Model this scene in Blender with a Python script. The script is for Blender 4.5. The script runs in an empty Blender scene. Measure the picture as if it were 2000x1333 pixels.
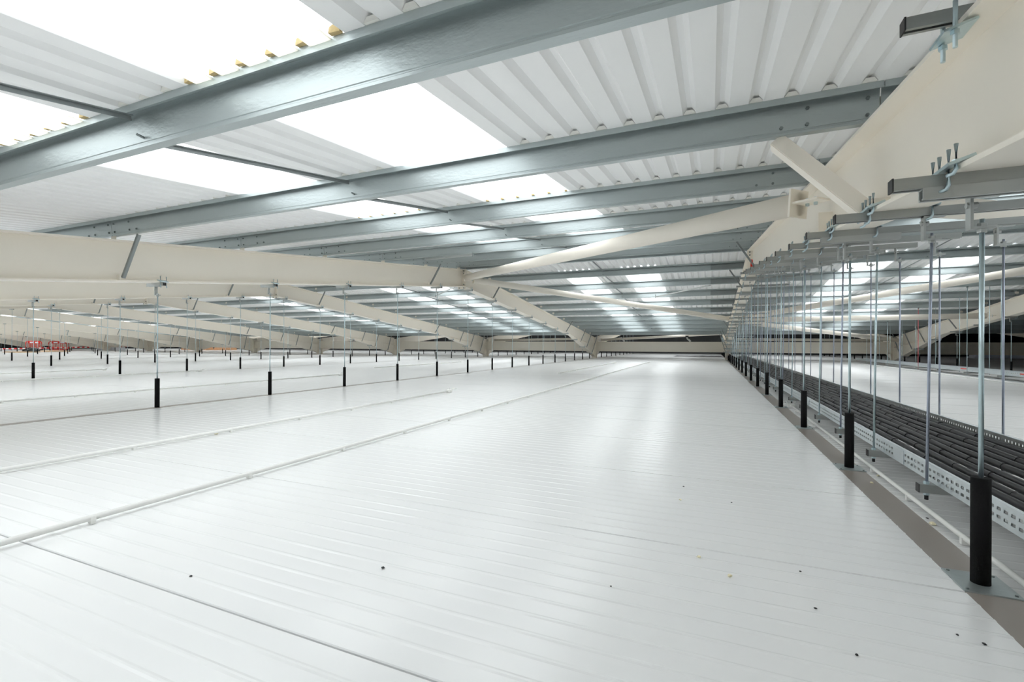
import bpy, math, random
from mathutils import Matrix, Vector

# ------------------------------------------------------------------ units
# The layout is laid out in units of the eye height above the panel floor (0.9 m).
S = 0.9
TH = 0.4035                      # camera yaw, left of the rafter direction (+Y)
sc = bpy.context.scene
col = sc.collection
random.seed(4)

# ------------------------------------------------------------------ camera
cam = bpy.data.cameras.new('camera')
cam.sensor_width = 36.0
cam.lens = 908.4 * 36.0 / 2000.0
cam.shift_y = (672.66 - 666.5) / 2000.0
cam.clip_start = 0.02
cam.clip_end = 400
camo = bpy.data.objects.new('camera', cam)
col.objects.link(camo)
camo.matrix_world = (Matrix.Rotation(TH, 4, 'Z') @ Matrix.Rotation(math.pi / 2, 4, 'X')
                     @ Matrix.Rotation(0.0041, 4, 'Z'))
sc.camera = camo

# ------------------------------------------------------------------ world: even overcast sky
w = bpy.data.worlds.new('overcast_sky')
sc.world = w
w.use_nodes = True
bg = w.node_tree.nodes['Background']
bg.inputs[0].default_value = (0.965, 0.985, 1.0, 1)
bg.inputs[1].default_value = 1.0
sc.view_settings.view_transform = 'Standard'
sc.view_settings.look = 'None'
sc.view_settings.gamma = 1.0
sc.view_settings.use_curve_mapping = False
sc.view_settings.exposure = 2.1
sc.cycles.max_bounces = 12
sc.cycles.diffuse_bounces = 8
sc.cycles.glossy_bounces = 4


# ------------------------------------------------------------------ materials
def mat(name, color, rough=0.5, metal=0.0, spec=0.5, noise=0.0, nscale=8.0, bump=0.0, bscale=60.0,
        stretch=(1, 1, 1), rnoise=0.0):
    m = bpy.data.materials.new(name)
    m.use_nodes = True
    nt = m.node_tree
    b = nt.nodes['Principled BSDF']
    b.inputs['Base Color'].default_value = (*color, 1)
    b.inputs['Roughness'].default_value = rough
    b.inputs['Metallic'].default_value = metal
    b.inputs['Specular IOR Level'].default_value = spec
    if noise or bump or rnoise:
        tc = nt.nodes.new('ShaderNodeTexCoord')
        mp = nt.nodes.new('ShaderNodeMapping')
        mp.inputs['Scale'].default_value = stretch
        nt.links.new(tc.outputs['Object'], mp.inputs['Vector'])
    if noise or rnoise:
        n = nt.nodes.new('ShaderNodeTexNoise')
        n.inputs['Scale'].default_value = nscale
        n.inputs['Detail'].default_value = 5
        nt.links.new(mp.outputs[0], n.inputs['Vector'])
    if noise:
        r = nt.nodes.new('ShaderNodeMix')
        r.data_type = 'RGBA'
        r.inputs['A'].default_value = (*[c * (1 - noise) for c in color], 1)
        r.inputs['B'].default_value = (*[min(1, c * (1 + noise)) for c in color], 1)
        nt.links.new(n.outputs['Fac'], r.inputs['Factor'])
        nt.links.new(r.outputs['Result'], b.inputs['Base Color'])
    if rnoise:
        mr = nt.nodes.new('ShaderNodeMapRange')
        mr.inputs['To Min'].default_value = rough - rnoise
        mr.inputs['To Max'].default_value = rough + rnoise
        nt.links.new(n.outputs['Fac'], mr.inputs['Value'])
        nt.links.new(mr.outputs[0], b.inputs['Roughness'])
    if bump:
        n2 = nt.nodes.new('ShaderNodeTexNoise')
        n2.inputs['Scale'].default_value = bscale
        n2.inputs['Detail'].default_value = 3
        nt.links.new(mp.outputs[0], n2.inputs['Vector'])
        bp = nt.nodes.new('ShaderNodeBump')
        bp.inputs['Strength'].default_value = bump
        bp.inputs['Distance'].default_value = 0.004
        nt.links.new(n2.outputs['Fac'], bp.inputs['Height'])
        nt.links.new(bp.outputs[0], b.inputs['Normal'])
    return m


M = {}
M['cream'] = mat('cream_paint', (0.945, 0.885, 0.785), 0.45, noise=0.02, nscale=1.5)
M['galv'] = mat('galvanised_steel', (0.47, 0.52, 0.525), 0.43, 0.8, noise=0.10, nscale=3.0, bump=0.5, bscale=55,
                stretch=(0.45, 1, 1), rnoise=0.05)
M['galv_old'] = mat('weathered_galvanised_steel', (0.30, 0.325, 0.325), 0.48, 0.8, noise=0.1, nscale=4.0)
M['strut'] = mat('strut_channel_steel', (0.40, 0.415, 0.405), 0.42, 0.8, noise=0.3, nscale=14, stretch=(0.15, 1, 1))
M['strut_light'] = mat('bright_strut_steel', (0.50, 0.52, 0.51), 0.42, 0.75, noise=0.15, nscale=14, stretch=(0.15, 1, 1))
M['zinc'] = mat('zinc_plated_steel', (0.56, 0.68, 0.72), 0.32, 0.85, noise=0.15, nscale=30)
M['zinc_dark'] = mat('dull_zinc_steel', (0.42, 0.46, 0.56), 0.36, 0.85, noise=0.15, nscale=30)
M['bolt'] = mat('dark_bolt_steel', (0.22, 0.25, 0.25), 0.4, 0.8)
M['tray'] = mat('pregalvanised_sheet', (0.66, 0.71, 0.73), 0.40, 0.7, noise=0.08, nscale=20)
M['liner'] = mat('white_liner_sheet', (0.945, 0.945, 0.94), 0.45, noise=0.01, nscale=1.2)
M['floor'] = mat('white_panel_skin', (0.82, 0.823, 0.82), 0.22, spec=0.5)
M['strip'] = mat('taupe_strip', (0.30, 0.265, 0.235), 0.35, noise=0.06, nscale=3)
M['sleeve'] = mat('black_foam', (0.006, 0.006, 0.0065), 0.8, spec=0.2, bump=0.4, bscale=120)
M['cable'] = mat('black_cable_sheath', (0.024, 0.023, 0.025), 0.42, spec=0.4)
M['black'] = mat('black_plastic', (0.015, 0.015, 0.016), 0.5)
M['pipe'] = mat('white_plastic_pipe', (0.86, 0.86, 0.83), 0.35)
M['dark'] = mat('unlit_wall_black', (0.018, 0.019, 0.02), 0.6)
M['gap'] = mat('dark_joint', (0.06, 0.062, 0.065), 0.8)
M['red'] = mat('red_plastic', (0.72, 0.035, 0.02), 0.4)
M['redrod'] = mat('red_rod', (0.75, 0.12, 0.14), 0.4)
M['white'] = mat('plain_white', (0.85, 0.87, 0.92), 0.4)
M['wood'] = mat('pale_plywood', (0.72, 0.52, 0.32), 0.6, noise=0.15, nscale=6)
M['timber'] = mat('orange_timber', (0.62, 0.36, 0.20), 0.6, noise=0.2, nscale=6)
M['foam'] = mat('yellowed_foam', (0.52, 0.40, 0.20), 0.8, noise=0.35, nscale=30)
M['foam_white'] = mat('white_foam_filler', (0.86, 0.85, 0.80), 0.7)
M['crumb'] = mat('foam_crumb', (0.80, 0.74, 0.52), 0.8)


def rooflight_material(nm='translucent_rooflight', c=(0.93, 0.95, 0.95)):
    m = bpy.data.materials.new(nm)
    m.use_nodes = True
    nt = m.node_tree
    for n in list(nt.nodes):
        nt.nodes.remove(n)
    out = nt.nodes.new('ShaderNodeOutputMaterial')
    tr = nt.nodes.new('ShaderNodeBsdfTranslucent')
    tr.inputs['Color'].default_value = (*c, 1)
    df = nt.nodes.new('ShaderNodeBsdfDiffuse')
    df.inputs['Color'].default_value = (0.8, 0.82, 0.82, 1)
    mx = nt.nodes.new('ShaderNodeMixShader')
    mx.inputs[0].default_value = 0.2
    nt.links.new(tr.outputs[0], mx.inputs[1])
    nt.links.new(df.outputs[0], mx.inputs[2])
    nt.links.new(mx.outputs[0], out.inputs[0])
    return m


M['rooflight'] = rooflight_material()
M['lap'] = rooflight_material('aged_rooflight_lap', (0.88, 0.865, 0.80))


def tape_material():
    m = mat('red_white_tape', (0.9, 0.9, 0.9), 0.4)
    nt = m.node_tree
    tc = nt.nodes.new('ShaderNodeTexCoord')
    wv = nt.nodes.new('ShaderNodeTexWave')
    wv.inputs['Scale'].default_value = 1.6
    wv.wave_profile = 'SIN'
    wv.bands_direction = 'X'
    cr = nt.nodes.new('ShaderNodeValToRGB')
    cr.color_ramp.interpolation = 'CONSTANT'
    cr.color_ramp.elements[0].color = (0.75, 0.05, 0.05, 1)
    cr.color_ramp.elements[1].position = 0.5
    cr.color_ramp.elements[1].color = (0.92, 0.92, 0.9, 1)
    nt.links.new(tc.outputs['Object'], wv.inputs['Vector'])
    nt.links.new(wv.outputs['Fac'], cr.inputs['Fac'])
    nt.links.new(cr.outputs['Color'], nt.nodes['Principled BSDF'].inputs['Base Color'])
    return m


M['tape'] = tape_material()

# ------------------------------------------------------------------ mesh helpers
BASE = {}          # object name -> base point in layout units


class MB:
    def __init__(self):
        self.v = []
        self.f = []
        self.sm = []

    def add(self, vs, fs, smooth=False):
        n = len(self.v)
        self.v += [tuple(p) for p in vs]
        self.f += [tuple(i + n for i in f) for f in fs]
        self.sm += [smooth] * len(fs)
        return self

    def box(self, x0, x1, y0, y1, z0, z1):
        return self.add([(x0, y0, z0), (x1, y0, z0), (x1, y1, z0), (x0, y1, z0),
                         (x0, y0, z1), (x1, y0, z1), (x1, y1, z1), (x0, y1, z1)],
                        [(0, 3, 2, 1), (4, 5, 6, 7), (0, 1, 5, 4), (1, 2, 6, 5), (2, 3, 7, 6), (3, 0, 4, 7)])

    def bar(self, p0, p1, wa, wb, up=(0, 0, 1)):
        """rectangular bar p0-p1, width wa sideways and wb along 'up'"""
        p0, p1 = Vector(p0), Vector(p1)
        d = (p1 - p0).normalized()
        a = d.cross(Vector(up))
        if a.length < 1e-5:
            a = d.cross(Vector((1, 0, 0)))
        a.normalize()
        b = a.cross(d).normalized()
        vs = []
        for p in (p0, p1):
            for s, t in ((-1, -1), (1, -1), (1, 1), (-1, 1)):
                vs.append(p + a * (s * wa / 2) + b * (t * wb / 2))
        return self.add(vs, [(0, 1, 2, 3), (7, 6, 5, 4), (0, 4, 5, 1), (1, 5, 6, 2), (2, 6, 7, 3), (3, 7, 4, 0)])

    def cyl(self, p0, p1, r, n=8, r2=None, smooth=True):
        p0, p1 = Vector(p0), Vector(p1)
        r2 = r if r2 is None else r2
        d = (p1 - p0).normalized()
        a = d.cross(Vector((0, 0, 1)))
        if a.length < 1e-4:
            a = Vector((1, 0, 0))
        a.normalize()
        b = d.cross(a).normalized()
        vs = []
        for p, rr in ((p0, r), (p1, r2)):
            for i in range(n):
                t = 2 * math.pi * i / n
                vs.append(p + a * (math.cos(t) * rr) + b * (math.sin(t) * rr))
        k = len(self.v)
        self.add(vs, [(i, (i + 1) % n, n + (i + 1) % n, n + i) for i in range(n)], smooth)
        self.v += []
        self.f += [tuple(k + i for i in reversed(range(n))), tuple(k + n + i for i in range(n))]
        self.sm += [False, False]
        return self

    def path(self, pts, r, n=6):
        pts = [Vector(p) for p in pts]
        vs = []
        for i, p in enumerate(pts):
            d = (pts[min(i + 1, len(pts) - 1)] - pts[max(i - 1, 0)]).normalized()
            a = d.cross(Vector((0, 0, 1)))
            if a.length < 1e-3:
                a = d.cross(Vector((1, 0, 0)))
            a.normalize()
            b = d.cross(a).normalized()
            for j in range(n):
                t = 2 * math.pi * j / n
                vs.append(p + a * (math.cos(t) * r) + b * (math.sin(t) * r))
        fs = []
        for i in range(len(pts) - 1):
            for j in range(n):
                fs.append((i * n + j, i * n + (j + 1) % n, (i + 1) * n + (j + 1) % n, (i + 1) * n + j))
        self.add(vs, fs, True)
        k = len(self.v) - len(vs)
        self.f += [tuple(k + j for j in reversed(range(n))), tuple(k + (len(pts) - 1) * n + j for j in range(n))]
        self.sm += [False, False]
        return self

    def prism(self, poly, fn, t0, t1):
        """poly: list of 2-D points, fn(a, b, t) -> xyz"""
        n = len(poly)
        vs = [fn(a, b, t0) for a, b in poly] + [fn(a, b, t1) for a, b in poly]
        fs = [(i, (i + 1) % n, n + (i + 1) % n, n + i) for i in range(n)]
        fs += [tuple(reversed(range(n))), tuple(range(n, 2 * n))]
        return self.add(vs, fs)

    def mesh(self, name, base=(0, 0, 0), material=None):
        me = bpy.data.meshes.new(name)
        bx, by, bz = base
        me.from_pydata([((x - bx) * S, (y - by) * S, (z - bz) * S) for x, y, z in self.v], [], self.f)
        me.polygons.foreach_set('use_smooth', self.sm)
        if material:
            me.materials.append(material)
        me.update()
        return me


def link(name, data, parent=None, loc=None):
    o = bpy.data.objects.new(name, data)
    col.objects.link(o)
    if parent is not None:
        o.parent = parent
    if loc is not None:
        o.location = [c * S for c in loc]
    return o


def part(name, mb, m, parent):
    """child mesh whose points are given in layout (world) units"""
    base = BASE.get(parent.name, (0, 0, 0))
    o = link(name, mb.mesh(name, base, M[m]), parent)
    BASE[o.name] = base
    return o


def subpart(name, mb, m, parent, base):
    o = link(name, mb.mesh(name, base, M[m]), parent)
    BASE[o.name] = base
    return o


def thing(name, loc, label=None, cat=None, group=None):
    o = link(name, None, None, loc)
    o.empty_display_size = 0.1
    BASE[o.name] = tuple(loc)
    tag(o, label, cat, group)
    return o


def solid(name, mb, m, base, label=None, cat=None, group=None):
    o = link(name, mb.mesh(name, base, M[m]), None, base)
    BASE[o.name] = tuple(base)
    tag(o, label, cat, group)
    return o


def tag(o, label=None, cat=None, group=None, kind=None):
    if label:
        o['label'] = label
    if cat:
        o['category'] = cat
    if group:
        o['group'] = group
    if kind:
        o['kind'] = kind
    return o


def dup(root, loc, label=None, group=None, skip=()):
    r = root.copy()
    col.objects.link(r)
    r.location = [c * S for c in loc]
    BASE[r.name] = tuple(loc)
    if label:
        r['label'] = label
    if group:
        r['group'] = group
    for ch in list(root.children):
        if ch.name.split('.')[0] in skip:
            continue
        c = ch.copy()
        col.objects.link(c)
        c.parent = r
        for g in ch.children:
            d = g.copy()
            col.objects.link(d)
            d.parent = c
    return r


ORD = ['first', 'second', 'third', 'fourth', 'fifth', 'sixth', 'seventh', 'eighth', 'ninth', 'tenth', 'eleventh',
       'twelfth', 'thirteenth', 'fourteenth', 'fifteenth', 'sixteenth', 'seventeenth', 'eighteenth', 'nineteenth',
       'twentieth']

# ------------------------------------------------------------------ layout
XC = 1.043          # rafter centre line of the frame beside the cable tray
BAY = 8.89
RIDGE = 14.0
VALLEY = 33.8
FL = -1.0           # panel floor level
NB = 10             # frames to the left
SLN, SLF = 0.108, 0.105
RD = 0.597          # rafter depth
PD = 0.235          # purlin depth


def fx(k):
    return XC - BAY * k


def zt(y):           # top of rafter
    if y <= RIDGE:
        return 1.335 + SLN * (y - 2.72)
    return 1.335 + SLN * (RIDGE - 2.72) - SLF * (y - RIDGE)


def zt2(y):          # rafter top in the span beyond the valley
    return zt(VALLEY) + 0.1 * (y - VALLEY)


def zb(y):
    return zt(y) - RD


def zpb(y):          # underside of purlins
    return zt(y) + 0.06


def zroof(y):
    return zpb(y) + PD


BAYNAME = {0: 'the wide central bay', -1: 'the bay right of the cable tray', -2: 'the dark bay at far right'}
for k in range(1, 12):
    BAYNAME[k] = 'the %s bay left of centre' % ORD[k - 1]
ROWNAME = {0: 'the big right-hand rafter', -1: 'the far right rafter'}
for k in range(1, 12):
    ROWNAME[k] = 'the %s rafter left of centre' % ORD[k - 1]

# ------------------------------------------------------------------ floor: insulated ceiling panels
floor = thing('floor', (0, 0, FL))
tag(floor, kind='structure')
PW = 1.2824
Y0 = 1.1811 - 2 * PW
X_L, X_R = fx(NB) - 3, fx(-3)


def panel_profile():
    pts = [(0.0045, -0.06), (0.0045, -0.004), (0.0075, 0.0)]
    n = 12
    p = (PW - 0.006) / n
    for i in range(1, n):
        c = 0.003 + p * i
        pts += [(c - 0.013, 0.0), (c - 0.004, 0.0021), (c + 0.004, 0.0021), (c + 0.013, 0.0)]
    pts += [(PW - 0.0075, 0.0), (PW - 0.0045, -0.004), (PW - 0.0045, -0.06)]
    return pts


def panel_mesh(length):
    mb = MB()
    pr = panel_profile()
    n = len(pr)
    vs = [(0, a, b) for a, b in pr] + [(length, a, b) for a, b in pr]
    mb.add(vs, [(i, i + 1, n + i + 1, n + i) for i in range(n - 1)])
    mb.f += [tuple(range(n)), tuple(reversed(range(n, 2 * n)))]
    mb.sm += [False, False]
    return mb


GAPX = 0.086
pm = panel_mesh(BAY - 2 * GAPX).mesh('panel', (0, 0, 0), M['floor'])
NP = int((VALLEY - Y0) / PW) + 1
for k in (0, -1, 1, 2):
    for i in range(NP):
        y = Y0 + i * PW
        if k in (1, 2) and y < 2.3:
            continue
        if k == -1 and y < 1.1:
            continue
        o = link('panel', pm, floor)
        o.location = ((fx(k + 1) + GAPX) * S, y * S, 0)
# distant panels and those behind the camera: same geometry joined
far = MB()
src = panel_mesh(BAY - 2 * GAPX)
near = [(k, i) for k in (0, -1, 1, 2) for i in range(NP)]
for k in range(-3, NB + 1):
    for i in range(-6, int(66 / PW) + 2):
        y = Y0 + i * PW
        if k in (0, -1, 1, 2) and 0 <= i < NP and not (k in (1, 2) and y < 2.3) and not (k == -1 and y < 1.1):
            continue
        x = fx(k + 1) + GAPX
        far.box(x, x + BAY - 2 * GAPX, y + 0.003, y + PW - 0.003, FL - 0.05, FL)
o = part('distant_panels', far, 'floor', floor)
tag(o, kind='stuff')
base = MB().box(X_L - 4, X_R + 4, -47, 68, FL - 0.15, FL - 0.02)
part('light_block_slab', base, 'gap', floor)  # added slab, keeps sky light from leaking up through the panel joints
for k in range(-2, NB + 1):
    x = fx(k)
    part('cover_strip', MB().box(x - GAPX, x + GAPX, -8, 66, FL - 0.03, FL + 0.001), 'strip', floor)

# ------------------------------------------------------------------ roof sheets
ceiling = thing('ceiling', (0, 0, 2.8))
tag(ceiling, kind='structure')
PITCH = BAY / 40.0
SHW = 5 * PITCH
RH = 0.046           # rib height of the sheets


def sheet_profile():
    pts = [(0, RH), (0.016, RH)]
    for i in range(5):
        a = i * PITCH
        pts += [(a + 0.048, 0.0), (a + PITCH - 0.048, 0.0), (a + PITCH - 0.016, RH)]
        if i < 4:
            pts += [(a + PITCH + 0.016, RH)]
    pts += [(SHW, RH)]
    return pts


SP = sheet_profile()


def sheet(mb, x0, y0, y1, z0, z1):
    n = len(SP)
    vs = [(x0 + a, y0, z0 + b) for a, b in SP] + [(x0 + a, y1, z1 + b) for a, b in SP]
    return mb.add(vs, [(i, i + 1, n + i + 1, n + i) for i in range(n - 1)])


NEAR_RL = (-2.4, 11.95)
FAR_RL = (16.12, 31.1)
cache = {}


def add_sheet(x0, y0, y1, light):
    key = (y0, y1, light)
    nm = 'rooflight_sheet' if light else 'roof_sheet'
    ym = (y0 + y1) / 2
    if key not in cache:
        mb = sheet(MB(), 0, y0, y1, zroof(y0), zroof(y1))
        cache[key] = mb.mesh(nm, (0, 0, 2.8), M['rooflight' if light else 'liner'])
    o = link(nm, cache[key], ceiling)
    o.location = (x0 * S, 0, 0)
    return o


YN = -5.9
YF = 33.5
for k in range(-3, NB + 1):
    for i in range(8):
        x0 = fx(k) + 0.583 - SHW * (i + 1)
        if i in (3, 5) and k >= -1:
            for a, b, l in ((YN, NEAR_RL[0], 0), (NEAR_RL[0], NEAR_RL[1], 1), (NEAR_RL[1], RIDGE, 0),
                            (RIDGE, FAR_RL[0], 0), (FAR_RL[0], FAR_RL[1], 1), (FAR_RL[1], YF, 0)):
                add_sheet(x0, a, b, l)
        else:
            add_sheet(x0, YN, RIDGE, 0)
            add_sheet(x0, RIDGE, YF, 0)
# neighbouring spans (only glimpsed): joined sheets
op, tl = MB(), MB()
zv = zroof(YF)
zw = zroof(YN)
for k in range(-3, NB + 1):
    for i in range(8):
        x0 = fx(k) + 0.583 - SHW * (i + 1)
        li = i in (3, 5) and k >= -1
        segs = [(YF + 1.1, zv, 53.5, zv + 2.0), (53.5, zv + 2.0, 67, zv + 0.6)]
        bsegs = [(YN - 20.5, zw + 2.1, YN - 0.6, zw), (YN - 41, zw, YN - 20.5, zw + 2.1)]
        for y0, z0, y1, z1 in segs + bsegs:
            ya = y0 + (y1 - y0) * 0.2
            yb = y0 + (y1 - y0) * 0.85
            za = z0 + (z1 - z0) * 0.2
            zc = z0 + (z1 - z0) * 0.85
            if li:
                sheet(op, x0, y0, ya, z0, za)
                sheet(tl, x0, ya, yb, za, zc)
                sheet(op, x0, yb, y1, zc, z1)
            else:
                sheet(op, x0, y0, y1, z0, z1)
tag(part('distant_roof_sheets', op, 'liner', ceiling), kind='stuff')
tag(part('distant_rooflights', tl, 'rooflight', ceiling), kind='stuff')
# valley gutters and ridge flashing
g = MB()
g.box(X_L, X_R, YF - 0.25, YF + 1.2, zv + 0.02, zv + 0.10)
part('valley_gutter', g, 'galv', ceiling)
g = MB()
g.box(X_L, X_R, YN - 0.7, YN + 0.25, zw + 0.02, zw + 0.10)
part('valley_gutter', g, 'galv', ceiling)
g = MB()
g.box(X_L, X_R, RIDGE - 0.2, RIDGE + 0.2, zroof(RIDGE) + 0.03, zroof(RIDGE) + 0.06)
part('ridge_flashing', g, 'liner', ceiling)

# walls closing the roof void; near-black stands in for unlit distance
for nm, b in (('wall_left', (X_L - 1, X_L - 0.8, -47, 67, FL, 4)), ('wall_right', (X_R + 0.6, X_R + 0.8, -47, 67, FL, 4)),
              ('wall_back', (X_L - 1, X_R + 1, 57.0, 57.2, FL, 4)), ('wall_front', (X_L - 1, X_R + 1, -47.2, -47, FL, 4))):
    o = solid(nm, MB().box(*b), 'dark', ((b[0] + b[1]) / 2, (b[2] + b[3]) / 2, FL))
    tag(o, kind='structure')

# ------------------------------------------------------------------ purlins
NEAR_P = [-0.1, 1.88, 3.86, 5.84, 7.815, 9.79, 11.77, 13.74]
FAR_P = [14.2, 16.15, 18.13, 20.10, 22.08, 24.05, 26.03, 27.64, 29.25, 30.86, 32.48]
PURL = NEAR_P + FAR_P


def zpoly(t=0.007):
    # Z section, web at 0; top flange to -y with a lip, bottom flange to +y with a lip
    return [(-0.078, PD - 0.044), (-0.078, PD), (t, PD), (t, t), (0.072, t), (0.072, 0.028), (0.072 + t, 0.028),
            (0.072 + t, 0), (0, 0), (0, 0.016), (0.005, 0.020), (0.005, 0.027), (0, 0.031), (0, PD - t), (-0.078 + t, PD - t), (-0.078 + t, PD - 0.044)]


def purlin_mesh(slope, nm):
    a = math.atan(slope)
    ca, sa = math.cos(a), math.sin(a)
    mb = MB()
    L = BAY / 2 - 0.004
    mb.prism(list(reversed(zpoly())), lambda p, q, t: (t, p * ca - q * sa, p * sa + q * ca), -L, L)
    return mb.mesh(nm, (0, 0, 0), M['galv'])


pnear = purlin_mesh(SLN, 'purlin')
pfar = purlin_mesh(-SLF, 'purlin')
bolt_me = MB().cyl((0, 0, 0), (0, -0.012, 0), 0.013, 6, smooth=False).mesh('bolt', (0, 0, 0), M['bolt'])
lap = MB().box(BAY / 2 - 1.05, BAY / 2 - 0.01, -0.006, -0.001, 0.012, PD - 0.04)
lap_me = None
for r, y in enumerate(PURL):
    nearside = y < RIDGE
    a = math.atan(SLN if nearside else -SLF)
    for k in range(-2, NB):
        o = link('purlin', pnear if nearside else pfar)
        xm = (fx(k) + fx(k + 1)) / 2
        o.location = (xm * S, y * S, zpb(y) * S)
        BASE[o.name] = (xm, y, zpb(y))
        if r == 0:
            lab = 'galvanised purlin almost overhead, behind the camera side, in %s' % BAYNAME[k]
        else:
            lab = '%s galvanised roof purlin away from the camera, in %s' % (ORD[r - 1], BAYNAME[k])
        tag(o, lab, 'purlin', 'galvanised roof purlins')
        if 0 < r <= 7 and k in (-1, 0, 1):
            for sx in (-1, 1):
                for off in (0.07, 0.42, 0.58):
                    for h in (0.05, 0.16):
                        if off == 0.58 and h > 0.1:
                            continue
                        b = link('bolt', bolt_me, o)
                        b.location = (sx * (BAY / 2 - off) * S, (-h * math.sin(a)) * S, h * math.cos(a) * S)
        if not nearside and k == 0 and 9 <= r <= 14:
            p = link('lap_plate', lap.mesh('lap_plate', (0, 0, 0), M['galv_old']), o)
            p.rotation_euler = (a, 0, 0)

# rib fillers on the near purlins of the central bay (children of the roof)
fil = MB().prism([(-0.042, 0.0), (0.042, 0.0), (0.024, 0.025), (-0.024, 0.025)], lambda p, q, t: (p, t, q), -0.02, 0.0)
fil_me = fil.mesh('rib_filler', (0, 0, 0), M['foam_white'])
yel = MB().prism([(-0.032, 0.0), (0.032, 0.0), (0.026, 0.022), (0.0, 0.036), (-0.024, 0.026)],
                 lambda p, q, t: (p, t, q), -0.03, 0.0)
yel_me = yel.mesh('foam_filler', (0, 0, 0), M['foam'])
for y in (1.88, 3.86, 5.84, 7.815, 9.79):
    for i in range(40):
        x = fx(0) + 0.583 - SHW * 8 + PITCH * (i + 0)
        rel = x - fx(0)
        inlight = (-3.87 < rel < -2.74) or (-6.09 < rel < -4.96)
        me = fil_me
        if inlight:
            if y in (1.88, 5.84):
                me = yel_me
            else:
                continue
        elif y > 8:
            continue
        o = link('foam_filler' if me is yel_me else 'rib_filler', me, ceiling)
        yy = y - 0.10
        o.location = (x * S, yy * S, (zroof(yy) + 0.002 - 2.8) * S)
        if me is yel_me:
            o.rotation_euler = (0, 0, random.uniform(-0.25, 0.25))
            sx = random.uniform(0.8, 1.1) * (1.0 if y < 2 else 0.7)
            o.scale = (sx, 1, sx)
        o.rotation_euler.x = math.atan(SLN)
# sealant lap strips of the rooflights above the nearest purlin
for a, b in ((-3.861, -2.75), (-6.083, -4.972)):
    n = 5
    mb = MB()
    for i in range(n):
        x = fx(0) + a + PITCH * (i + 0.5)
        mb.box(x - 0.07, x + 0.07, 1.70, 1.80, zroof(1.7) - 0.004, zroof(1.7) + 0.004)
    part('rooflight_lap_strip', mb, 'lap', ceiling)

# ------------------------------------------------------------------ portal frames
FW = 0.138          # half flange width


def isec(d, t=0.022, w=0.013, hw=FW):
    return [(-hw, 0), (hw, 0), (hw, -t), (w, -t), (w, -d + t), (hw, -d + t), (hw, -d), (-hw, -d), (-hw, -d + t),
            (-w, -d + t), (-w, -t), (-hw, -t)]


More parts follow.
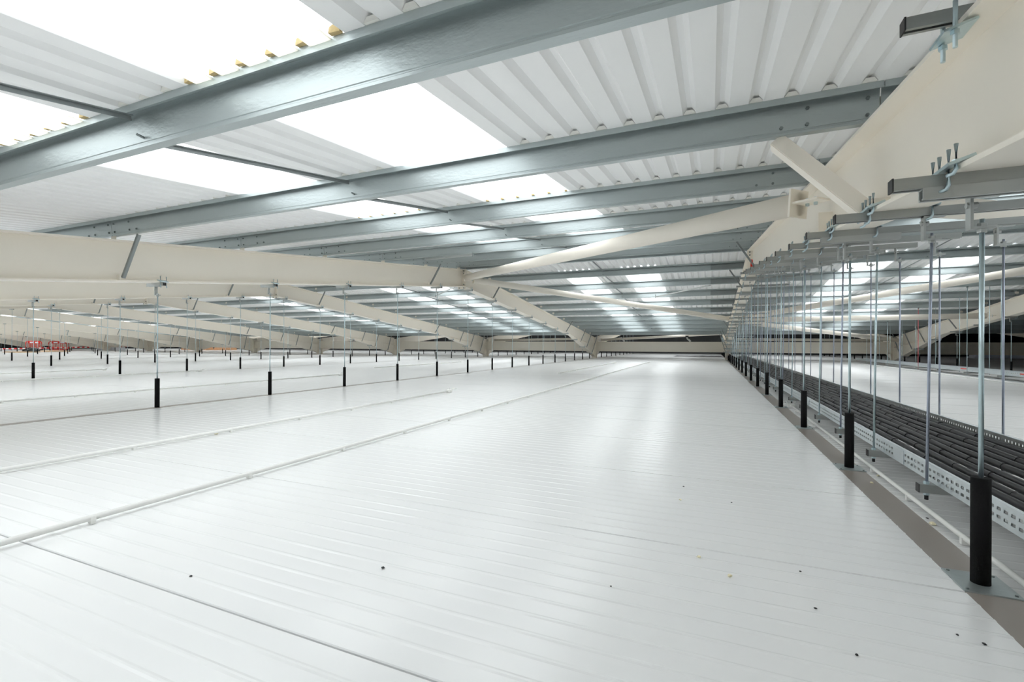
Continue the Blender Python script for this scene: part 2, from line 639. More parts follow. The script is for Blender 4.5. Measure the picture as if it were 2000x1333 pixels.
def build_frame():
    x = 0.0
    root = thing('portal_frame', (0, VALLEY, FL))
    b = (0, VALLEY, FL)
    for y0, y1 in ((-5.6, RIDGE), (RIDGE, VALLEY - 0.25)):
        mb = MB().prism(isec(RD), lambda p, q, t: (p, t, zt(t) + q), y0, y1)
        subpart('rafter', mb, 'cream', root, b)
    # apex end plates with bolts
    for s in (-1, 1):
        mb = MB().box(-0.145, 0.145, RIDGE + s * 0.004 if s > 0 else RIDGE - 0.028, RIDGE + 0.028 if s > 0 else RIDGE - 0.004,
                      zb(RIDGE) - 0.075, zt(RIDGE) + 0.01)
        p = subpart('apex_plate', mb, 'cream', root, b)
        for h in (-0.04, 0.08, 0.46, 0.54):
            for sx in (-0.085, 0.085):
                mb = MB().cyl((sx, RIDGE + s * 0.028, zb(RIDGE) + h), (sx, RIDGE + s * 0.055, zb(RIDGE) + h), 0.02, 6, smooth=False)
                subpart('bolt', mb, 'bolt', p, b)
    mb = MB().prism(isec(RD), lambda p, q, t: (p, t, zt2(t) + q), VALLEY + 0.25, 53.5)
    subpart('rafter', mb, 'cream', root, b)
    # haunch at the valley
    y0, y1 = 27.4, VALLEY - 0.25
    z0, z1 = zb(y0), -0.86
    mb = MB()
    mb.add([(-0.013, y0, zb(y0)), (-0.013, y1, zb(y1)), (-0.013, y1, z1), (0.013, y0, zb(y0)), (0.013, y1, zb(y1)), (0.013, y1, z1)],
           [(0, 1, 2), (5, 4, 3), (0, 2, 5, 3), (1, 4, 5, 2)])
    mb.add([(-FW, y0, z0), (FW, y0, z0), (FW, y1, z1), (-FW, y1, z1), (-FW, y0, z0 + 0.02), (FW, y0, z0 + 0.02),
            (FW, y1, z1 + 0.02), (-FW, y1, z1 + 0.02)],
           [(0, 3, 2, 1), (4, 5, 6, 7), (0, 1, 5, 4), (1, 2, 6, 5), (2, 3, 7, 6), (3, 0, 4, 7)])
    subpart('haunch', mb, 'cream', root, b)
    # haunch of the next span, on the other side of the column
    mb = MB()
    y0, y1, z0, z1 = VALLEY + 0.25, VALLEY + 1.5, -0.86, -0.45
    mb.add([(-0.1, y0, 0.1), (-0.1, y1, 0.1), (-0.1, y1, z1), (-0.1, y0, z0), (0.1, y0, 0.1), (0.1, y1, 0.1), (0.1, y1, z1), (0.1, y0, z0)],
           [(0, 1, 2, 3), (7, 6, 5, 4), (0, 4, 5, 1), (1, 5, 6, 2), (2, 6, 7, 3), (3, 7, 4, 0)])
    subpart('haunch', mb, 'cream', root, b)
    # columns
    cp = [(-0.16, -0.25), (0.16, -0.25), (0.16, -0.225), (0.012, -0.225), (0.012, 0.225), (0.16, 0.225), (0.16, 0.25), (-0.16, 0.25),
          (-0.16, 0.225), (-0.012, 0.225), (-0.012, -0.225), (-0.16, -0.225)]
    for yc, zc in ((VALLEY, 0.42), (-5.85, 0.42)):
        mb = MB().prism(cp, lambda p, q, t: (p, yc + q, t), FL - 0.02, zc)
        subpart('column', mb, 'cream', root, b)
    # purlin cleats
    for y in PURL:
        mb = MB().box(-0.055, 0.055, y + 0.010, y + 0.020, zt(y) - 0.005, zpb(y) + 0.17)
        subpart('cleat', mb, 'cream', root, b)
    # web stiffener where the braces land
    for y in (5.1, 23.0):
        mb = MB().box(-0.125, 0.125, y - 0.008, y + 0.008, zb(y) + 0.02, zb(y) + 0.24)
        subpart('stiffener', mb, 'cream', root, b)
    return root


fr0 = build_frame()
fr0.location = (fx(0) * S, VALLEY * S, FL * S)
tag(fr0, 'big cream portal frame at right, its rafter running above the black cable tray', 'steel frame', 'cream portal frames')
for k in range(-2, NB + 1):
    if k == 0:
        continue
    lab = 'cream portal frame carrying %s' % ROWNAME[k] if k >= -1 else 'cream portal frame in the dark beyond the far right rafter'
    dup(fr0, (fx(k), VALLEY, FL), lab, skip=('stiffener',))

# valley beams
vb = MB().prism(isec(0.695, 0.025, 0.012, 0.15), lambda p, q, t: (t, p, q), -BAY / 2 + 0.02, BAY / 2 - 0.02)
vb_me = vb.mesh('valley_beam', (0, 0, 0), M['cream'])
for k in range(-3, NB):
    o = link('valley_beam', vb_me)
    o.location = ((fx(k) + fx(k + 1)) / 2 * S, (VALLEY + 0.02) * S, 0.205 * S)
    nm = BAYNAME.get(k, 'the furthest dark bay on the right')
    tag(o, 'deep cream valley beam spanning between columns at the far end of %s' % nm, 'beam', 'cream valley beams')

# ------------------------------------------------------------------ brace tubes
def brace(p0, p1, r, label):
    o = thing('brace_tube', p0, label, 'brace', 'cream tubular roof braces')
    P0, P1 = Vector(p0), Vector(p1)
    d = (P1 - P0).normalized()
    part('tube', MB().cyl(P0 + d * 0.1, P1 - d * 0.1, r, 24), 'cream', o)
    for p, s in ((P0, 1), (P1, -1)):
        q = p + d * (0.1 * s)
        part('end_plate', MB().bar(q, q + d * (0.02 * s), 2.1 * r, 2.4 * r), 'cream', o)
        gs = part('gusset', MB().bar(p - d * (0.14 * s), q, 1.6 * r, 0.018), 'cream', o)
        for t in (-0.04, 0.04):
            c = p + d * (t * s) + Vector((0.02, 0, 0))
            part('bolt', MB().cyl(c + Vector((0, 0, -0.035)), c + Vector((0, 0, 0.035)), 0.016, 6, smooth=False), 'zinc', gs)
    return o


brace((fx(1) + 0.22, RIDGE - 0.10, 2.25), (0.83, 5.02, 1.325), 0.108,
      'thick cream brace tube from the left apex to the big right-hand rafter')
brace((fx(1) + 0.25, RIDGE + 0.15, 2.22), (0.80, 23.2, 1.17), 0.108,
      'cream brace tube sloping down from the left apex towards the far right')
brace((1.28, 22.8, 1.20), (fx(-1) - 0.2, RIDGE + 0.2, 2.25), 0.108, 'cream brace tube rising to the upper right behind the hanger rods')
brace((1.28, 23.2, 1.12), (fx(-1) - 0.2, 23.3, 1.15), 0.108, 'level cream brace tube crossing to the far right rafter')
brace((1.28, 23.7, 1.06), (fx(-1) - 0.2, 32.6, 0.30), 0.108, 'cream brace tube sloping down to the far right column')
brace((1.28, 5.1, 1.30), (fx(-1) - 0.2, RIDGE - 0.25, 2.2), 0.108, 'cream brace tube leaving the big rafter behind the uppermost channel')
brace((fx(1) + 0.2, VALLEY + 1.0, 0.34), (fx(0) - 0.2, VALLEY + 8, 0.92), 0.09, 'cream brace tube glimpsed above the central valley beam')
brace((fx(0) + 0.2, VALLEY + 2.0, 0.40), (fx(-1) - 0.2, VALLEY + 1.0, 0.32), 0.09, 'cream brace tube glimpsed above the right valley beam')
brace((fx(2) + 0.2, VALLEY + 1.0, 0.32), (fx(1) - 0.2, VALLEY + 2.5, 0.46), 0.09, 'cream brace tube glimpsed above the left valley beam')

# ------------------------------------------------------------------ rafter stays
def angle_bar(p0, p1, w, t=0.008):
    mb = MB()
    p0, p1 = Vector(p0), Vector(p1)
    d = (p1 - p0).normalized()
    a = d.cross(Vector((0, 1, 0))).normalized()
    off = a * (w / 2)
    mb.bar(p0, p1, w, t, up=(0, 1, 0))
    b = a.cross(d).normalized()
    if b.y < 0:
        b = -b
    if a.z > 0:
        off = -off
    mb.bar(p0 + off + b * (w / 2), p1 + off + b * (w / 2), t, w, up=(0, 1, 0))
    return mb


STAYS = [3.86, 11.77, 16.15, 26.03, 29.25, 30.86, 32.48]


def zhb(y):
    if y < 27.4:
        return zb(y)
    f = (y - 27.4) / (VALLEY - 0.25 - 27.4)
    return zb(27.4) + f * (-0.86 - zb(27.4))


for si, y in enumerate(STAYS):
    for s in (1, -1):
        yb = y + 0.05
        src = None
        for k in range(-1, NB + 1):
            if k == 0 and s == -1 and si == 0:
                continue
            if k >= 4 and s == -1:
                continue
            x = fx(k)
            lab = '%s slim grey stay on the %s side of %s' % (ORD[si], 'right' if s > 0 else 'left', ROWNAME[k])
            base = (x + s * 0.13, yb, zhb(yb) + 0.05)
            if src is None:
                o = thing('rafter_stay', base, lab, 'stay', 'grey rafter stays')
                part('angle', angle_bar((x + s * 0.13, yb - 0.0, zhb(yb) + 0.06), (x + s * 0.50, y + 0.05, zpb(y) - 0.005), 0.036),
                     'galv_old', o)
                part('lug', MB().box(x + s * 0.10 - 0.035, x + s * 0.10 + 0.035, yb - 0.03, yb - 0.012, zhb(yb) + 0.02, zhb(yb) + 0.10), 'cream', o)
                src = o
            else:
                dup(src, base, lab)
# the broad cream stay on the big rafter
o = thing('rafter_stay', (0.90, 3.64, 0.86), 'broad cream painted stay from purlin down to the big right-hand rafter', 'stay')
part('angle', angle_bar((0.93, 3.62, 0.86), (0.44, 3.90, 1.515), 0.095, 0.01), 'cream', o)
part('lug', MB().box(0.90, 1.03, 3.60, 3.615, 0.80, 0.93), 'cream', o)
part('bolt', MB().cyl((0.965, 3.60, 0.865), (0.965, 3.57, 0.865), 0.02, 6, smooth=False), 'zinc', o)
part('washer', MB().cyl((0.965, 3.60, 0.865), (0.965, 3.592, 0.865), 0.028, 14), 'zinc', o)

# ------------------------------------------------------------------ sag bars between purlins
for r in range(len(PURL) - 1):
    if r == len(NEAR_P) - 1:
        continue
    ya, yb = PURL[r], PURL[r + 1]
    src = None
    for k in range(-1, 6):
        x = fx(k) - 4.50
        base = (x, ya, zpb(ya) + 0.03)
        lab = 'sag bar beyond the %s purlin in %s' % (ORD[max(r - 1, 0)] if r else 'overhead', BAYNAME[k])
        if src is None:
            o = thing('sag_bar', base, lab, 'tie bar', 'sag bars between purlins')
            part('bar', angle_bar((x, ya + 0.02, zpb(ya) + 0.05), (x, yb - 0.075, zpb(yb) + 0.17), 0.028, 0.005), 'galv_old', o)
            part('nut', MB().cyl((x, ya - 0.05, zpb(ya) + 0.06), (x, ya + 0.02, zpb(ya) + 0.05), 0.008, 6), 'bolt', o)
            src = o
        else:
            dup(src, base, lab)
# loose diagonal ties
for a, b, lab in (((-2.1, 20.0, 1.98), (0.0, 18.2, 2.16), 'pale diagonal tie bar under the far purlins near the big rafter'),
                  ((fx(1) - 3.6, 18.0, 2.18), (fx(1) - 1.4, 16.2, 2.36), 'pale diagonal tie bar under the purlins left of the left apex'),
                  ((-5.2, 9.8, 2.13), (-6.6, 9.9, 2.13), 'short pale tie bar beside the left rafter under the purlins')):
    o = thing('tie_bar', a, lab, 'tie bar')
    part('bar', angle_bar(a, b, 0.04, 0.006), 'strut_light', o)
    part('hanger_clip', MB().box(a[0] - 0.015, a[0] + 0.015, a[1] - 0.01, a[1] + 0.01, a[2] - 0.05, a[2] + 0.1), 'bolt', o)

# ------------------------------------------------------------------ hangers
CH = 0.05


def cpoly(h=CH, t=0.007):
    a = h / 2
    return [(-a, 0), (a, 0), (a, -h), (a - 0.016, -h), (a - 0.016, -h + t), (a - t, -h + t), (a - t, -t), (-a + t, -t),
            (-a + t, -h + t), (-a + 0.016, -h + t), (-a + 0.016, -h), (-a, -h)]


def channel(x0, x1, y, ztop):
    return MB().prism(cpoly(), lambda p, q, t: (t, y + p, ztop + q), x0, x1)


def hook(mb, x, y, ztop, up=0.09, down=0.075, side=1):
    """hook bolt standing through a clamp plate and curling under the channel"""
    mb.path([(x, y, ztop + up), (x, y, ztop - down + 0.02), (x - 0.006 * side, y + 0.006 * side, ztop - down + 0.004),
             (x - 0.022 * side, y + 0.022 * side, ztop - down)], 0.0075, 6)
    mb.cyl((x, y, ztop + 0.012), (x, y, ztop + 0.026), 0.014, 6, smooth=False)


def clamp(x, y, ztop, side, four=False):
    mb = MB()
    s = 1 if side < 0 else -1
    mb.bar((x - s * 0.045, y, ztop + 0.004), (x + s * 0.04, y, ztop + 0.034), 0.26 if four else 0.12, 0.012, up=(0, 0, 1))
    for dy in (-0.042, 0.042):
        hook(mb, x - s * 0.012, y + dy, ztop)
        if four:
            hook(mb, x - s * 0.012, y + dy * 2.5, ztop, down=0.03)
    return mb


def bracket(x, y, zc):
    mb = MB()
    mb.box(x - 0.045, x - 0.035, y - 0.022, y + 0.022, zc - 0.135, zc + 0.0)
    mb.box(x - 0.045, x + 0.04, y - 0.022, y + 0.022, zc - 0.143, zc - 0.133)
    mb.box(x - 0.045, x + 0.06, y - 0.020, y + 0.020, zc - 0.008, zc + 0.0)
    mb.cyl((x - 0.052, y, zc - 0.04), (x - 0.015, y, zc - 0.04), 0.014, 6, smooth=False)
    mb.cyl((x, y, zc - 0.133), (x, y, zc - 0.118), 0.017, 6, smooth=False)
    mb.cyl((x, y, zc - 0.158), (x, y, zc - 0.143), 0.017, 6, smooth=False)
    return mb


SLV = 0.449


def sleeve(x, y):
    mb = MB()
    mb.cyl((x, y, FL + 0.003), (x, y, FL + SLV), 0.0325, 24)
    return mb


def hanger(xk, y, label, group, detail=2, chan=True, ztop=None):
    z = zhb(y) if ztop is None else ztop
    o = thing('ceiling_hanger', (xk, y, FL), label, 'hanger', group)
    zc = z - CH - 0.004
    if chan:
        ch = part('channel', channel(xk - 0.24, xk + 0.17, y, z - 0.002), 'strut_light', o)
        if detail > 1:
            part('end_cap', MB().box(xk + 0.17, xk + 0.175, y - 0.022, y + 0.022, z - CH, z - 0.006), 'black', ch)
    if chan and detail > 0:
        part('clamp', clamp(xk + 0.13, y, z, 1), 'zinc', o)
    if detail > 0:
        part('bracket', bracket(xk, y, zc), 'strut_light', o)
    part('threaded_rod', MB().cyl((xk, y, FL + SLV - 0.05), (xk, y, zc - 0.11 if detail else zc), 0.009, 8), 'zinc', o)
    part('sleeve', sleeve(xk, y), 'sleeve', o)
    return o


HY0, HS = 4.4497, 1.9948
for i in range(-1, 15):
    y = HY0 + HS * i
    if y > VALLEY - 0.4:
        continue
    src = src2 = None
    for k in [1, 2, 3] + list(range(4, NB)) + [-1]:
        yy = y + 0.12 * (k - 1) if k > 0 else y
        base = (fx(k), y, FL)
        row = ROWNAME[k]
        lab = '%s black-sleeved hanger from the near end, under %s' % (ORD[i + 1], row)
        if k == -1 and y < 9:
            continue
        if k <= 3:
            if src is None:
                src = hanger(fx(k), y, lab, 'black-sleeved ceiling hangers', 2)
            else:
                dup(src, base, lab)
        else:
            if src2 is None:
                src2 = hanger(fx(k), y, lab, 'black-sleeved ceiling hangers', 0)
            else:
                dup(src2, base, lab)
# hangers beyond the valley beams
for i in range(9):
    y = VALLEY + 2.4 + i * 2.0
    src = None
    for k in (0, 1, 2, 3, -1):
        lab = '%s black-sleeved hanger beyond the valley beam, in line with %s' % (ORD[i], ROWNAME[k])
        if src is None:
            src = hanger(fx(k), y, lab, 'black-sleeved hangers beyond the valley', 0, chan=False, ztop=zt2(y) - RD + CH)
        else:
            dup(src, (fx(k), y, FL), lab)

# row beside the cable tray
RY0, RS = 2.5672, 2.0094
XR = 1.045
for i in range(16):
    y = RY0 + RS * i
    if y > VALLEY - 0.5:
        continue
    z = zhb(y) - 2 * CH + 0.012
    o = thing('ceiling_hanger', (XR, y, FL), '%s black-sleeved hanger from the camera, in the row beside the cable tray' % ORD[i],
              'hanger', 'black-sleeved hangers beside the tray')
    part('bracket', bracket(XR, y, z), 'strut_light', o)
    part('threaded_rod', MB().cyl((XR, y, FL + SLV - 0.05), (XR, y, z - 0.10), 0.009, 10), 'zinc', o)
    part('sleeve', sleeve(XR, y), 'sleeve', o)
    bp_ = part('base_plate', MB().box(XR - 0.092, XR + 0.092, y - 0.105, y + 0.105, FL + 0.001, FL + 0.007), 'galv', o)
    for dx in (-0.075, 0.075):
        for dy in (-0.085, 0.085):
            part('screw', MB().cyl((XR + dx, y + dy, FL + 0.007), (XR + dx, y + dy, FL + 0.011), 0.006, 6), 'bolt', bp_)

# trapeze hangers carrying the tray
TXL, TXR = 1.205, 1.95
TZ = -0.82
NT = 30
for i in range(NT):
    y = RY0 - 0.075 + 1.003 * i + (0.02 if i % 2 else 0)
    if y > VALLEY - 1.0:
        continue
    z = zhb(y)
    o = thing('trapeze_hanger', (TXL, y, z), '%s steel trapeze hanger from the camera, hanging the cable tray under the big rafter' % ORD[i] if i < 20 else
              'twenty-%s steel trapeze hanger from the camera, hanging the cable tray under the big rafter' % ORD[i - 20], 'tray hanger', 'trapeze hangers of the cable tray')
    x0 = 0.728 + random.uniform(-0.012, 0.012)
    ch = part('channel', channel(x0, 2.10, y, z - 0.002), 'strut', o)
    part('end_cap', MB().box(x0 - 0.006, x0, y - 0.027, y + 0.027, z - CH - 0.005, z + 0.001), 'black', ch)
    if i % 2 == 0:
        part('lower_channel', channel(x0 + 0.10, 1.35, y, z - CH - 0.001), 'strut_light', o)
    part('clamp', clamp(XC - FW, y, z, -1, True), 'zinc', o)
    part('clamp', clamp(XC + FW, y, z, 1), 'zinc', o)
    zc = z - CH - 0.004
    lean = random.uniform(-0.02, 0.02)
    for x in (TXL, TXR):
        if i == 0:
            continue
        xx = x - (0.02 if x == TXL else 0)
        part('bracket', bracket(x, y, zc), 'strut_light', o)
        rd = part('threaded_rod', MB().cyl((xx, y + lean, TZ - 0.085), (x, y, zc - 0.10), 0.0075, 8),
                  'zinc_dark' if (i % 2 or x == TXR) else 'zinc', o)
        for a, b in ((TZ - 0.002, TZ + 0.014), (TZ - CH - 0.018, TZ - CH - 0.002)):
            part('nut', MB().cyl((xx, y + lean, a), (xx, y + lean, b), 0.015, 6, smooth=False), 'zinc', rd)
        part('rod_cap', MB().cyl((xx, y + lean, TZ - CH - 0.045), (xx, y + lean, TZ - CH - 0.018), 0.0105, 8), 'black', rd)
    if i:
        bc = part('bottom_channel', channel(TXL - 0.06, TXR + 0.06, y + lean, TZ - 0.002), 'strut', o)
        part('end_cap', MB().box(TXL - 0.064, TXL - 0.06, y + lean - 0.025, y + lean + 0.025, TZ - CH - 0.002, TZ - 0.002), 'black', bc)

# one bare channel clamped to the upper flange, top right
yt = 2.42
ztf = zt(yt)
o = thing('clamped_channel', (0.9, yt, ztf), 'short bare channel clamped onto the top flange at upper right', 'channel')
ch = part('channel', channel(0.735, 1.25, yt, ztf + CH), 'strut', o)
part('end_cap', MB().box(0.729, 0.735, yt - 0.027, yt + 0.027, ztf - 0.002, ztf + CH + 0.002), 'black', ch)
pl = part('clamp_plate', MB().bar((0.835, yt - 0.02, ztf - 0.07), (0.94, yt - 0.02, ztf - 0.04), 0.13, 0.010), 'zinc', o)
for dy in (-0.07, 0.035):
    hb = part('hook_bolt', MB().cyl((0.875, yt + dy, ztf - 0.135), (0.875, yt + dy, ztf + 0.05), 0.0085, 8), 'zinc', o)
    part('nut', MB().cyl((0.875, yt + dy, ztf - 0.085), (0.875, yt + dy, ztf - 0.07), 0.016, 6, smooth=False), 'zinc', hb)

# ------------------------------------------------------------------ cable tray
def slotted(x, y0, y1, z0, z1, rows, pitch, slot, sh, t=0.004, off=0.0):
    """upright side plate with real slots: rows are slot centre heights"""
    mb = MB()
    zs = [z0]
    for c in rows:
        zs += [c - sh / 2, c + sh / 2]
    zs.append(z1)
    n = int((y1 - y0) / pitch)
    ys = [y0]
    for i in range(n):
        a = y0 + (i + 0.5) * pitch
        ys += [a - slot / 2, a + slot / 2]
    ys.append(y1)
    for xx, flip in ((x - t / 2, 0), (x + t / 2, 1)):
        vs = [(xx, yy, zz) for zz in zs for yy in ys]
        m = len(ys)
        fs = []
        for a in range(len(zs) - 1):
            for b in range(m - 1):
                if a % 2 == 1 and b % 2 == 1:
                    continue
                q = (a * m + b, a * m + b + 1, (a + 1) * m + b + 1, (a + 1) * m + b)
                fs.append(q if flip else tuple(reversed(q)))
        mb.add(vs, fs)
    return mb


TL = 3.33
names = []
for i in range(10):
    y0 = 0.75 + TL * i
    y1 = min(y0 + TL - 0.004, VALLEY - 0.6)
    if y1 - y0 < 0.4:
        break
    o = thing('cable_tray', (1.215, y0, TZ), '%s length of slotted galvanised cable tray from the camera, holding black cables' % ORD[i], 'cable tray',
              'lengths of the black cable tray')
    part('side_plate', slotted(1.225, y0, y1, TZ, TZ + 0.105, (TZ + 0.034, TZ + 0.072), 0.056, 0.033, 0.016), 'tray', o)
    part('side_plate', slotted(1.93, y0, y1, TZ, TZ + 0.19, (TZ + 0.11, TZ + 0.15), 0.04, 0.020, 0.018), 'strut', o)
    mb = MB()
    mb.box(1.225, 1.245, y0, y1, TZ + 0.101, TZ + 0.105)
    mb.box(1.225, 1.250, y0, y1, TZ, TZ + 0.004)
    mb.box(1.91, 1.93, y0, y1, TZ + 0.186, TZ + 0.19)
    part('rolled_edge', mb, 'tray', o)
    mb = MB()
    mb.box(1.219, 1.223, y0 - 0.09, y0 + 0.09, TZ + 0.006, TZ + 0.098)
    part('splice_plate', mb, 'tray', o)
    yy = y0 + 0.14
    ru = MB().box(0, 0.70, 0, 0.05, 0, 0.012)
    rme = ru.mesh('rung', (0, 0, 0), M['strut_light'])
    while yy < y1 - 0.1:
        r = link('rung', rme, o)
        r.location = ((1.226 - 1.215) * S, (yy - y0) * S, 0.002 * S)
        yy += 0.28

tie_me = MB().cyl((0, -0.0035, 0), (0, 0.0035, 0), 0.024, 12).mesh('cable_tie', (0, 0, 0), M['black'])
NC = 9
for i in range(NC):
    x = 1.385 + 0.0615 * i
    z = TZ + 0.045 + 0.0105 * i
    rr = 0.0205 + 0.0015 * math.sin(i * 2.1)
    pts = []
    ph = random.uniform(0, 6)
    for j in range(70):
        y = 0.3 + j * 0.475
        pts.append((x + 0.007 * math.sin(y * 1.7 + ph), y, z + 0.005 * math.sin(y * 2.3 + ph * 2)))
    o = thing('power_cable', (x, 0.3, z), '%s thick black cable from the left, lying in the cable tray' % ORD[i], 'cable', 'black cables in the tray')
    part('sheath', MB().path(pts, rr, 10), 'cable', o)
    y = 1.6 + (i * 0.37) % 0.6
    while y < 22:
        t = link('cable_tie', tie_me, o)
        t.location = ((0.007 * math.sin(y * 1.7 + ph)) * S, (y - 0.3) * S, (0.005 * math.sin(y * 2.3 + ph * 2)) * S)
        t.rotation_euler = (0, 0, random.uniform(-0.25, 0.25))
        y += 0.62

# second, empty tray along the far right rafter
for i in range(8):
    y0 = 10.0 + TL * i
    if y0 > 31:
        break
    y1 = y0 + TL - 0.01
    o = thing('cable_tray', (7.9, y0, -0.85), '%s length of empty galvanised tray in the bay right of the cable tray' % ORD[i], 'cable tray',
              'lengths of the empty tray at right')
    part('side_plate', slotted(7.9, y0, y1, -0.85, -0.73, (-0.81, -0.77), 0.09, 0.045, 0.016), 'tray', o)
    part('side_plate', slotted(8.3, y0, y1, -0.85, -0.73, (-0.81, -0.77), 0.09, 0.045, 0.016), 'tray', o)
    part('tray_bottom', MB().box(7.9, 8.3, y0, y1, -0.852, -0.845), 'tray', o)
    if i in (2, 3):
        part('red_tag', MB().box(7.888, 7.896, y0 + 0.35, y0 + 0.72, -0.785, -0.755), 'red', o)
for r, y in enumerate(PURL):
    if y < 14.1 or y > 31:
        continue
    n = r - 8
    o = thing('tray_hanger', (7.82, y, -0.9), '%s slim rod pair from the camera holding the empty tray at right' % ORD[n], 'tray hanger',
              'rods of the empty tray')
    red = n == 5
    part('threaded_rod', MB().cyl((7.82, y, -0.94), (7.82, y, zpb(y)), 0.009, 6), 'redrod' if red else 'zinc', o)
    part('threaded_rod', MB().cyl((8.38, y, -0.94), (8.38, y, zpb(y)), 0.009, 6), 'zinc', o)
    part('bottom_channel', channel(7.74, 8.46, y, -0.855), 'strut', o)
    part('purlin_clip', MB().box(7.80, 7.84, y - 0.03, y + 0.03, zpb(y) - 0.03, zpb(y)), 'bolt', o)

# ------------------------------------------------------------------ white plastic pipes on the panels
def pipe(x, y0, y1, label, r=0.016, z=FL + 0.034, end=None, step=0.95, x1=None):
    o = thing('plastic_pipe', (x, y0, FL), label, 'pipe')
    x1 = x if x1 is None else x1
    part('tube', MB().cyl((x, y0, z), (x1, y1, z), r, 12), 'pipe', o)
    mb_me = MB().box(-0.016, 0.016, -0.012, 0.012, 0.0, 0.036).mesh('saddle_clip', (0, 0, 0), M['pipe'])
    y = y0 + 0.3
    while y < min(y1, y0 + 14):
        c = link('saddle_clip', mb_me, o)
        c.location = ((x1 - x) * (y - y0) / (y1 - y0) * S, (y - y0) * S, 0.0035 * S)
        y += step
    if end:
        ye = y0 if end < 0 else y1
        xe = x if end < 0 else x1
        mb = MB()
        mb.box(xe - 0.05, xe + 0.05, ye - 0.03, ye + 0.05, FL + 0.004, FL + 0.06)
        mb.cyl((xe, ye - 0.06, z), (xe, ye, z), r * 1.4, 10)
        for a in (-0.03, 0.035):
            mb.path([(xe + a, ye + 0.05, FL + 0.04), (xe + a * 2, ye + 0.10, FL + 0.09), (xe + a * 2.6, ye + 0.16, FL + 0.07)], 0.006, 6)
        part('end_fitting', mb, 'pipe', o)
    return o


pipe(-3.13, 0.2, 26.5, 'long white plastic pipe running across the middle of the white floor', end=1)
pipe(-4.93, 0.4, 8.25, 'white plastic pipe with a clear end fitting, left of the long pipe', end=1)
pipe(-4.70, 15.0, 25.0, 'far white plastic pipe near the central column', end=1)
pipe(-10.6, 1.5, 11.2, 'white plastic pipe just beyond the first row of hangers at left', end=1)
pipe(-16.3, 3.5, 10.6, 'white plastic pipe beside the second row of hangers at left', end=1)
pipe(-20.0, 4.0, 9.6, 'white plastic pipe beyond the second row of hangers at left', end=1)
pipe(-12.4, 15.0, 22.0, 'short white pipe far behind the first row of hangers', end=1)
pipe(1.172, 1.3, 8.6, 'thin white pipe running beside the taupe strip and the cable tray', r=0.013, z=FL + 0.036, end=1, step=0.72, x1=1.19)
pipe(7.35, 13.8, 30.0, 'white plastic pipe with a fitting, beside the empty tray at right', end=-1)

# ------------------------------------------------------------------ site items far left
def on_ray(u, v, d):
    """layout point seen at photo pixel (u, v), d ahead of the camera"""
    c, s = math.cos(TH), math.sin(TH)
    lat = (u - 1000) / 908.4 * d
    return (lat * c - d * s, lat * s + d * c, (672.66 + 0.0041 * (u - 1000) - v) / 908.4 * d)


def barrier(x, y, yaw, label):
    o = thing('barrier', (x, y, FL), label, 'barrier', 'red plastic barriers')
    o.rotation_euler = (0, 0, yaw)
    W, H = 0.85, 1.12

    def lp(name, mb, m):
        return link(name, mb.mesh(name, (0, 0, 0), M[m]), o)
    pts = []
    for cx, cz, a0 in ((W - 0.25, 0.15 + 0.2, -90), (W - 0.25, H - 0.25, 0), (-W + 0.25, H - 0.25, 90), (-W + 0.25, 0.35, 180)):
        for j in range(5):
            t = math.radians(a0 + j * 22.5)
            pts.append((cx + 0.25 * math.cos(t), 0, cz + 0.25 * math.sin(t)))
    pts.append(pts[0])
    lp('frame', MB().path(pts, 0.05, 8), 'red')
    bar = MB().box(-0.025, 0.025, -0.02, 0.02, 0.12, H - 0.2).mesh('bar', (0, 0, 0), M['red'])
    for i in range(9):
        b = link('bar', bar, o)
        b.location = ((-W + 0.2 + i * (2 * W - 0.4) / 8) * S, 0, 0)
    lp('top_band', MB().box(-W + 0.2, W - 0.2, -0.03, 0.03, H - 0.28, H - 0.02), 'red')
    for a in (-0.28, 0.28):
        lp('reflector', MB().box(a - 0.17, a + 0.17, -0.036, -0.03, H - 0.24, H - 0.07), 'white')
    for a in (-0.7, 0.7):
        lp('foot', MB().box(a - 0.06, a + 0.06, -0.3, 0.3, 0.0, 0.12), 'black')
    return o


p = on_ray(66, 683, 57)
barrier(p[0], p[1], 1.85, 'left one of two red plastic barriers, behind the striped tape')
p = on_ray(115, 683, 55)
barrier(p[0], p[1], 1.2, 'right one of two red plastic barriers, behind the striped tape')
# striped tape strung across
a, b = on_ray(-60, 683.0, 52), on_ray(300, 676.0, 62)
mb = MB()
n = 16
for i in range(n):
    t0, t1 = i / n, (i + 1) / n
    q = [tuple(a[j] + (b[j] - a[j]) * t for j in range(3)) for t in (t0, t1)]
    mb.bar(q[0], q[1], 0.01, 0.14)
solid('barrier_tape', mb, 'tape', (a[0], a[1], FL), 'red and white striped tape stretched low across the far left', 'tape')
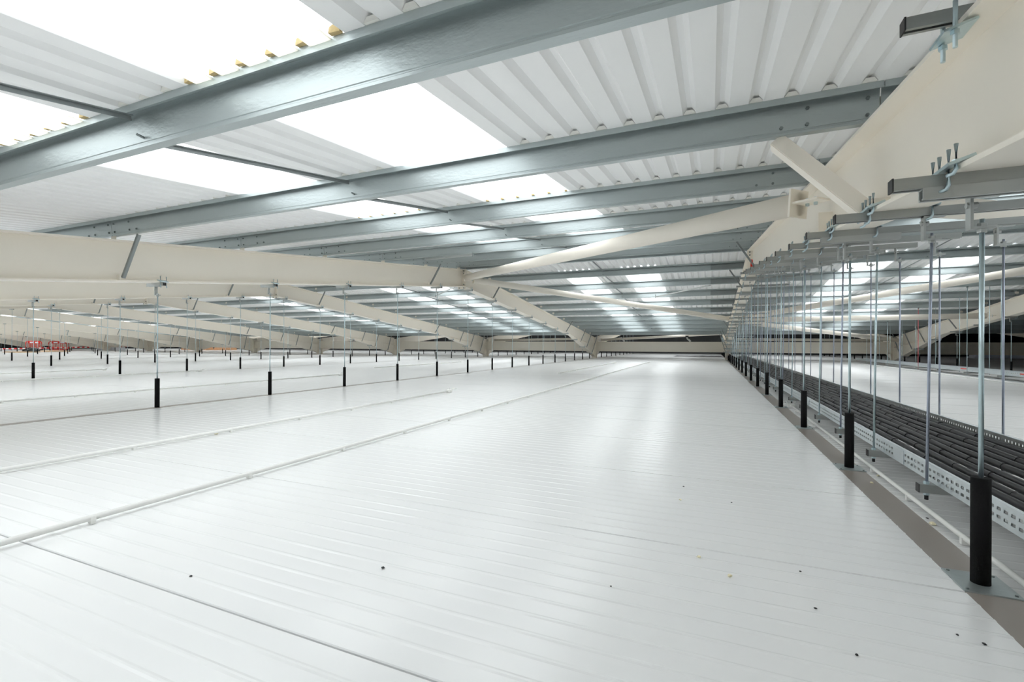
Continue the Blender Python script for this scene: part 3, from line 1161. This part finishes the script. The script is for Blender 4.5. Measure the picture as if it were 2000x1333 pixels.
# plywood and black heap
for (u, v, d, w, l, lab) in ((42, 690.5, 45, 1.2, 0.9, 'pale plywood board lying under the dark heap at far left'),
                             (100, 688.5, 50, 1.5, 0.9, 'pale plywood board lying right of the dark heap')):
    p = on_ray(u, v, d)
    mb = MB().box(p[0] - w, p[0] + w, p[1] - l, p[1] + l, FL + 0.002, FL + 0.05)
    mb.box(p[0] - w * 0.9, p[0] + w * 0.95, p[1] - l * 0.9, p[1] + l * 0.85, FL + 0.055, FL + 0.10)
    solid('plywood_board', mb, 'wood', (p[0], p[1], FL), lab, 'board', 'plywood boards on the floor')
p = on_ray(62, 689, 45.5)
mb = MB()
rings = [(1.0, 0.105), (0.92, 0.22), (0.6, 0.38), (0.2, 0.46)]
vs, fs = [], []
for ri, (r, h) in enumerate(rings):
    for j in range(14):
        t = 2 * math.pi * j / 14
        rr = r * (0.8 + 0.35 * random.random())
        vs.append((p[0] + rr * math.cos(t), p[1] + 0.6 * rr * math.sin(t), FL + h + (0.05 * random.random() if ri else 0)))
for ri in range(3):
    for j in range(14):
        fs.append((ri * 14 + j, ri * 14 + (j + 1) % 14, (ri + 1) * 14 + (j + 1) % 14, (ri + 1) * 14 + j))
fs.append(tuple(range(42, 56)))
mb.add(vs, fs)
solid('tarpaulin_heap', mb, 'black', (p[0], p[1], FL), 'crumpled dark sheet heaped on plywood in front of the barriers', 'tarpaulin')
# stacks of timber planks and of plain white slabs
for (u, v, d, w, m, nm, lab, cat) in ((385, 685.5, 66, 2.6, 'timber', 'timber_stack', 'low orange timber stack between the far left columns', 'timber'),
                                      (440, 685.5, 66, 1.6, 'timber', 'timber_stack', 'shorter orange timber stack right of the long one', 'timber'),
                                      (217, 684.0, 60, 2.0, 'white', 'white_stack', 'plain white stack on the floor at far left', 'panel pack'),
                                      (1965, 694.5, 38, 2.2, 'white', 'white_stack', 'plain white stack in the dark at far right', 'panel pack')):
    p = on_ray(u, v, d)
    o = thing(nm, (p[0], p[1], FL), lab, cat)
    for j in range(3):
        h = FL + 0.003 + j * 0.13
        part('plank' if m == 'timber' else 'white_slab', MB().box(p[0] - w + 0.1 * j, p[0] + w - 0.05 * j, p[1] - 0.6, p[1] + 0.6, h, h + 0.125), m, o)
# dark sheeting on the floor near the central valley
p = on_ray(1365, 697, 39)
mb = MB()
vs, fs = [], []
for i in range(13):
    for j in range(5):
        e = 0.0 if i in (0, 12) or j in (0, 4) else 0.05 + 0.06 * random.random()
        vs.append((p[0] - 2.0 + i * 0.33 + random.uniform(-.08, .08), p[1] - 0.5 + j * 0.25, FL + 0.006 + e))
for i in range(12):
    for j in range(4):
        fs.append((i * 5 + j, (i + 1) * 5 + j, (i + 1) * 5 + j + 1, i * 5 + j + 1))
mb.add(vs, fs)
solid('dark_sheeting', mb, 'black', (p[0], p[1], FL), 'crumpled dark sheeting on the floor near the central valley beam', 'sheeting')
# lamp-like brackets on the valley beam
for u, lab in ((1216, 'small white bracket standing on the valley beam, left of the pair'),
               (1347, 'small white bracket standing on the valley beam, right of the pair')):
    p = on_ray(u, 662, 33.3)
    o = thing('beam_bracket', (p[0], VALLEY, 0.205), lab, 'bracket', 'white brackets on the valley beam')
    part('arm', MB().path([(p[0] - 0.1, VALLEY, 0.56), (p[0] - 0.08, VALLEY, 0.42), (p[0] + 0.05, VALLEY - 0.05, 0.32), (p[0] + 0.12, VALLEY - 0.05, 0.22)], 0.06, 8), 'pipe', o)
    part('head', MB().cyl((p[0] - 0.1, VALLEY, 0.54), (p[0] - 0.1, VALLEY, 0.62), 0.1, 12), 'black', o)
# red hook on the big rafter near the ridge
mb = MB()
pts = []
hx, hy, hz = XC - 0.05 - FW, 11.9, zb(11.9) + 0.14
for j in range(9):
    t = math.radians(-60 + 30 * j)
    pts.append((hx, hy + 0.07 * math.cos(t), hz + 0.07 * math.sin(t)))
mb.path(pts, 0.022, 8)
mb.cyl((hx, hy + 0.035, hz - 0.06), (hx, hy + 0.035, hz - 0.13), 0.025, 8)
solid('red_hook', mb, 'red', (hx, hy, hz - 0.13), 'small red hook hanging on the big rafter near its apex', 'hook')

# foam crumbs and grit on the panels
F, G = 'yellowish foam crumb ', 'dark speck of grit '
spots = [(1823, 1024, .016, F + 'beside the thin white pipe near the first sleeve'), (1704, 944, .012, F + 'on the taupe strip edge by the second sleeve'),
         (1716, 930, .011, F + 'right beside the thin pipe at the second sleeve'), (1367, 1089, .010, F + 'just below the floor joint, right of centre'),
         (1427, 1126, .011, F + 'elongated, on the floor towards the cable tray'), (1330, 977, .008, F + 'small, above the floor joint, right of centre'),
         (423, 848, .02, F + 'touching the pipe with the end fitting'),
         (1336, 951, .006, G + 'highest of those on the central floor'), (750, 1110, .008, G + 'largest, alone in the middle of the floor'),
         (1430, 982, .005, G + 'above the floor joint, nearest the tray'), (375, 1126, .006, G + 'by the nearest floor joint at left'),
         (1565, 1117, .005, G + 'just below the joint, left of the first sleeve'), (1595, 1189, .005, G + 'below the joint, near the taupe strip'),
         (1925, 1259, .006, G + 'rightmost, next to the taupe strip'), (1872, 1241, .005, G + 'second from the right, near the taupe strip'),
         (1676, 1280, .005, G + 'lowest of those on the right'), (1195, 1146, .004, G + 'tiny, below the joint at the centre'),
         (1812, 1013, .006, G + 'beside the foam crumb near the thin pipe')]
for n, (u, v, r, lab) in enumerate(spots):
    foam = lab.startswith(F)
    c, s = math.cos(TH), math.sin(TH)
    d = 908.4 * (1 - 0.004) / (v - 672.66 - 0.0041 * (u - 1000))
    p = on_ray(u, v, d)
    mb = MB()
    vs = []
    for h, q in ((0.0, 1.0), (0.5, 1.1), (1.0, 0.6)):
        for j in range(6):
            t = j * math.pi / 3
            e = r * q * random.uniform(0.6, 1.3)
            vs.append((p[0] + e * math.cos(t), p[1] + e * math.sin(t), FL + 0.0035 + h * r * 0.7))
    fs = [(i * 6 + j, i * 6 + (j + 1) % 6, (i + 1) * 6 + (j + 1) % 6, (i + 1) * 6 + j) for i in range(2) for j in range(6)]
    fs += [tuple(range(12, 18)), tuple(reversed(range(6)))]
    mb.add(vs, fs)
    solid('foam_crumb' if foam else 'grit', mb, 'crumb' if foam else 'black', (p[0], p[1], FL + 0.0035),
          lab, 'debris', 'foam crumbs on the floor' if foam else 'specks of grit on the floor')
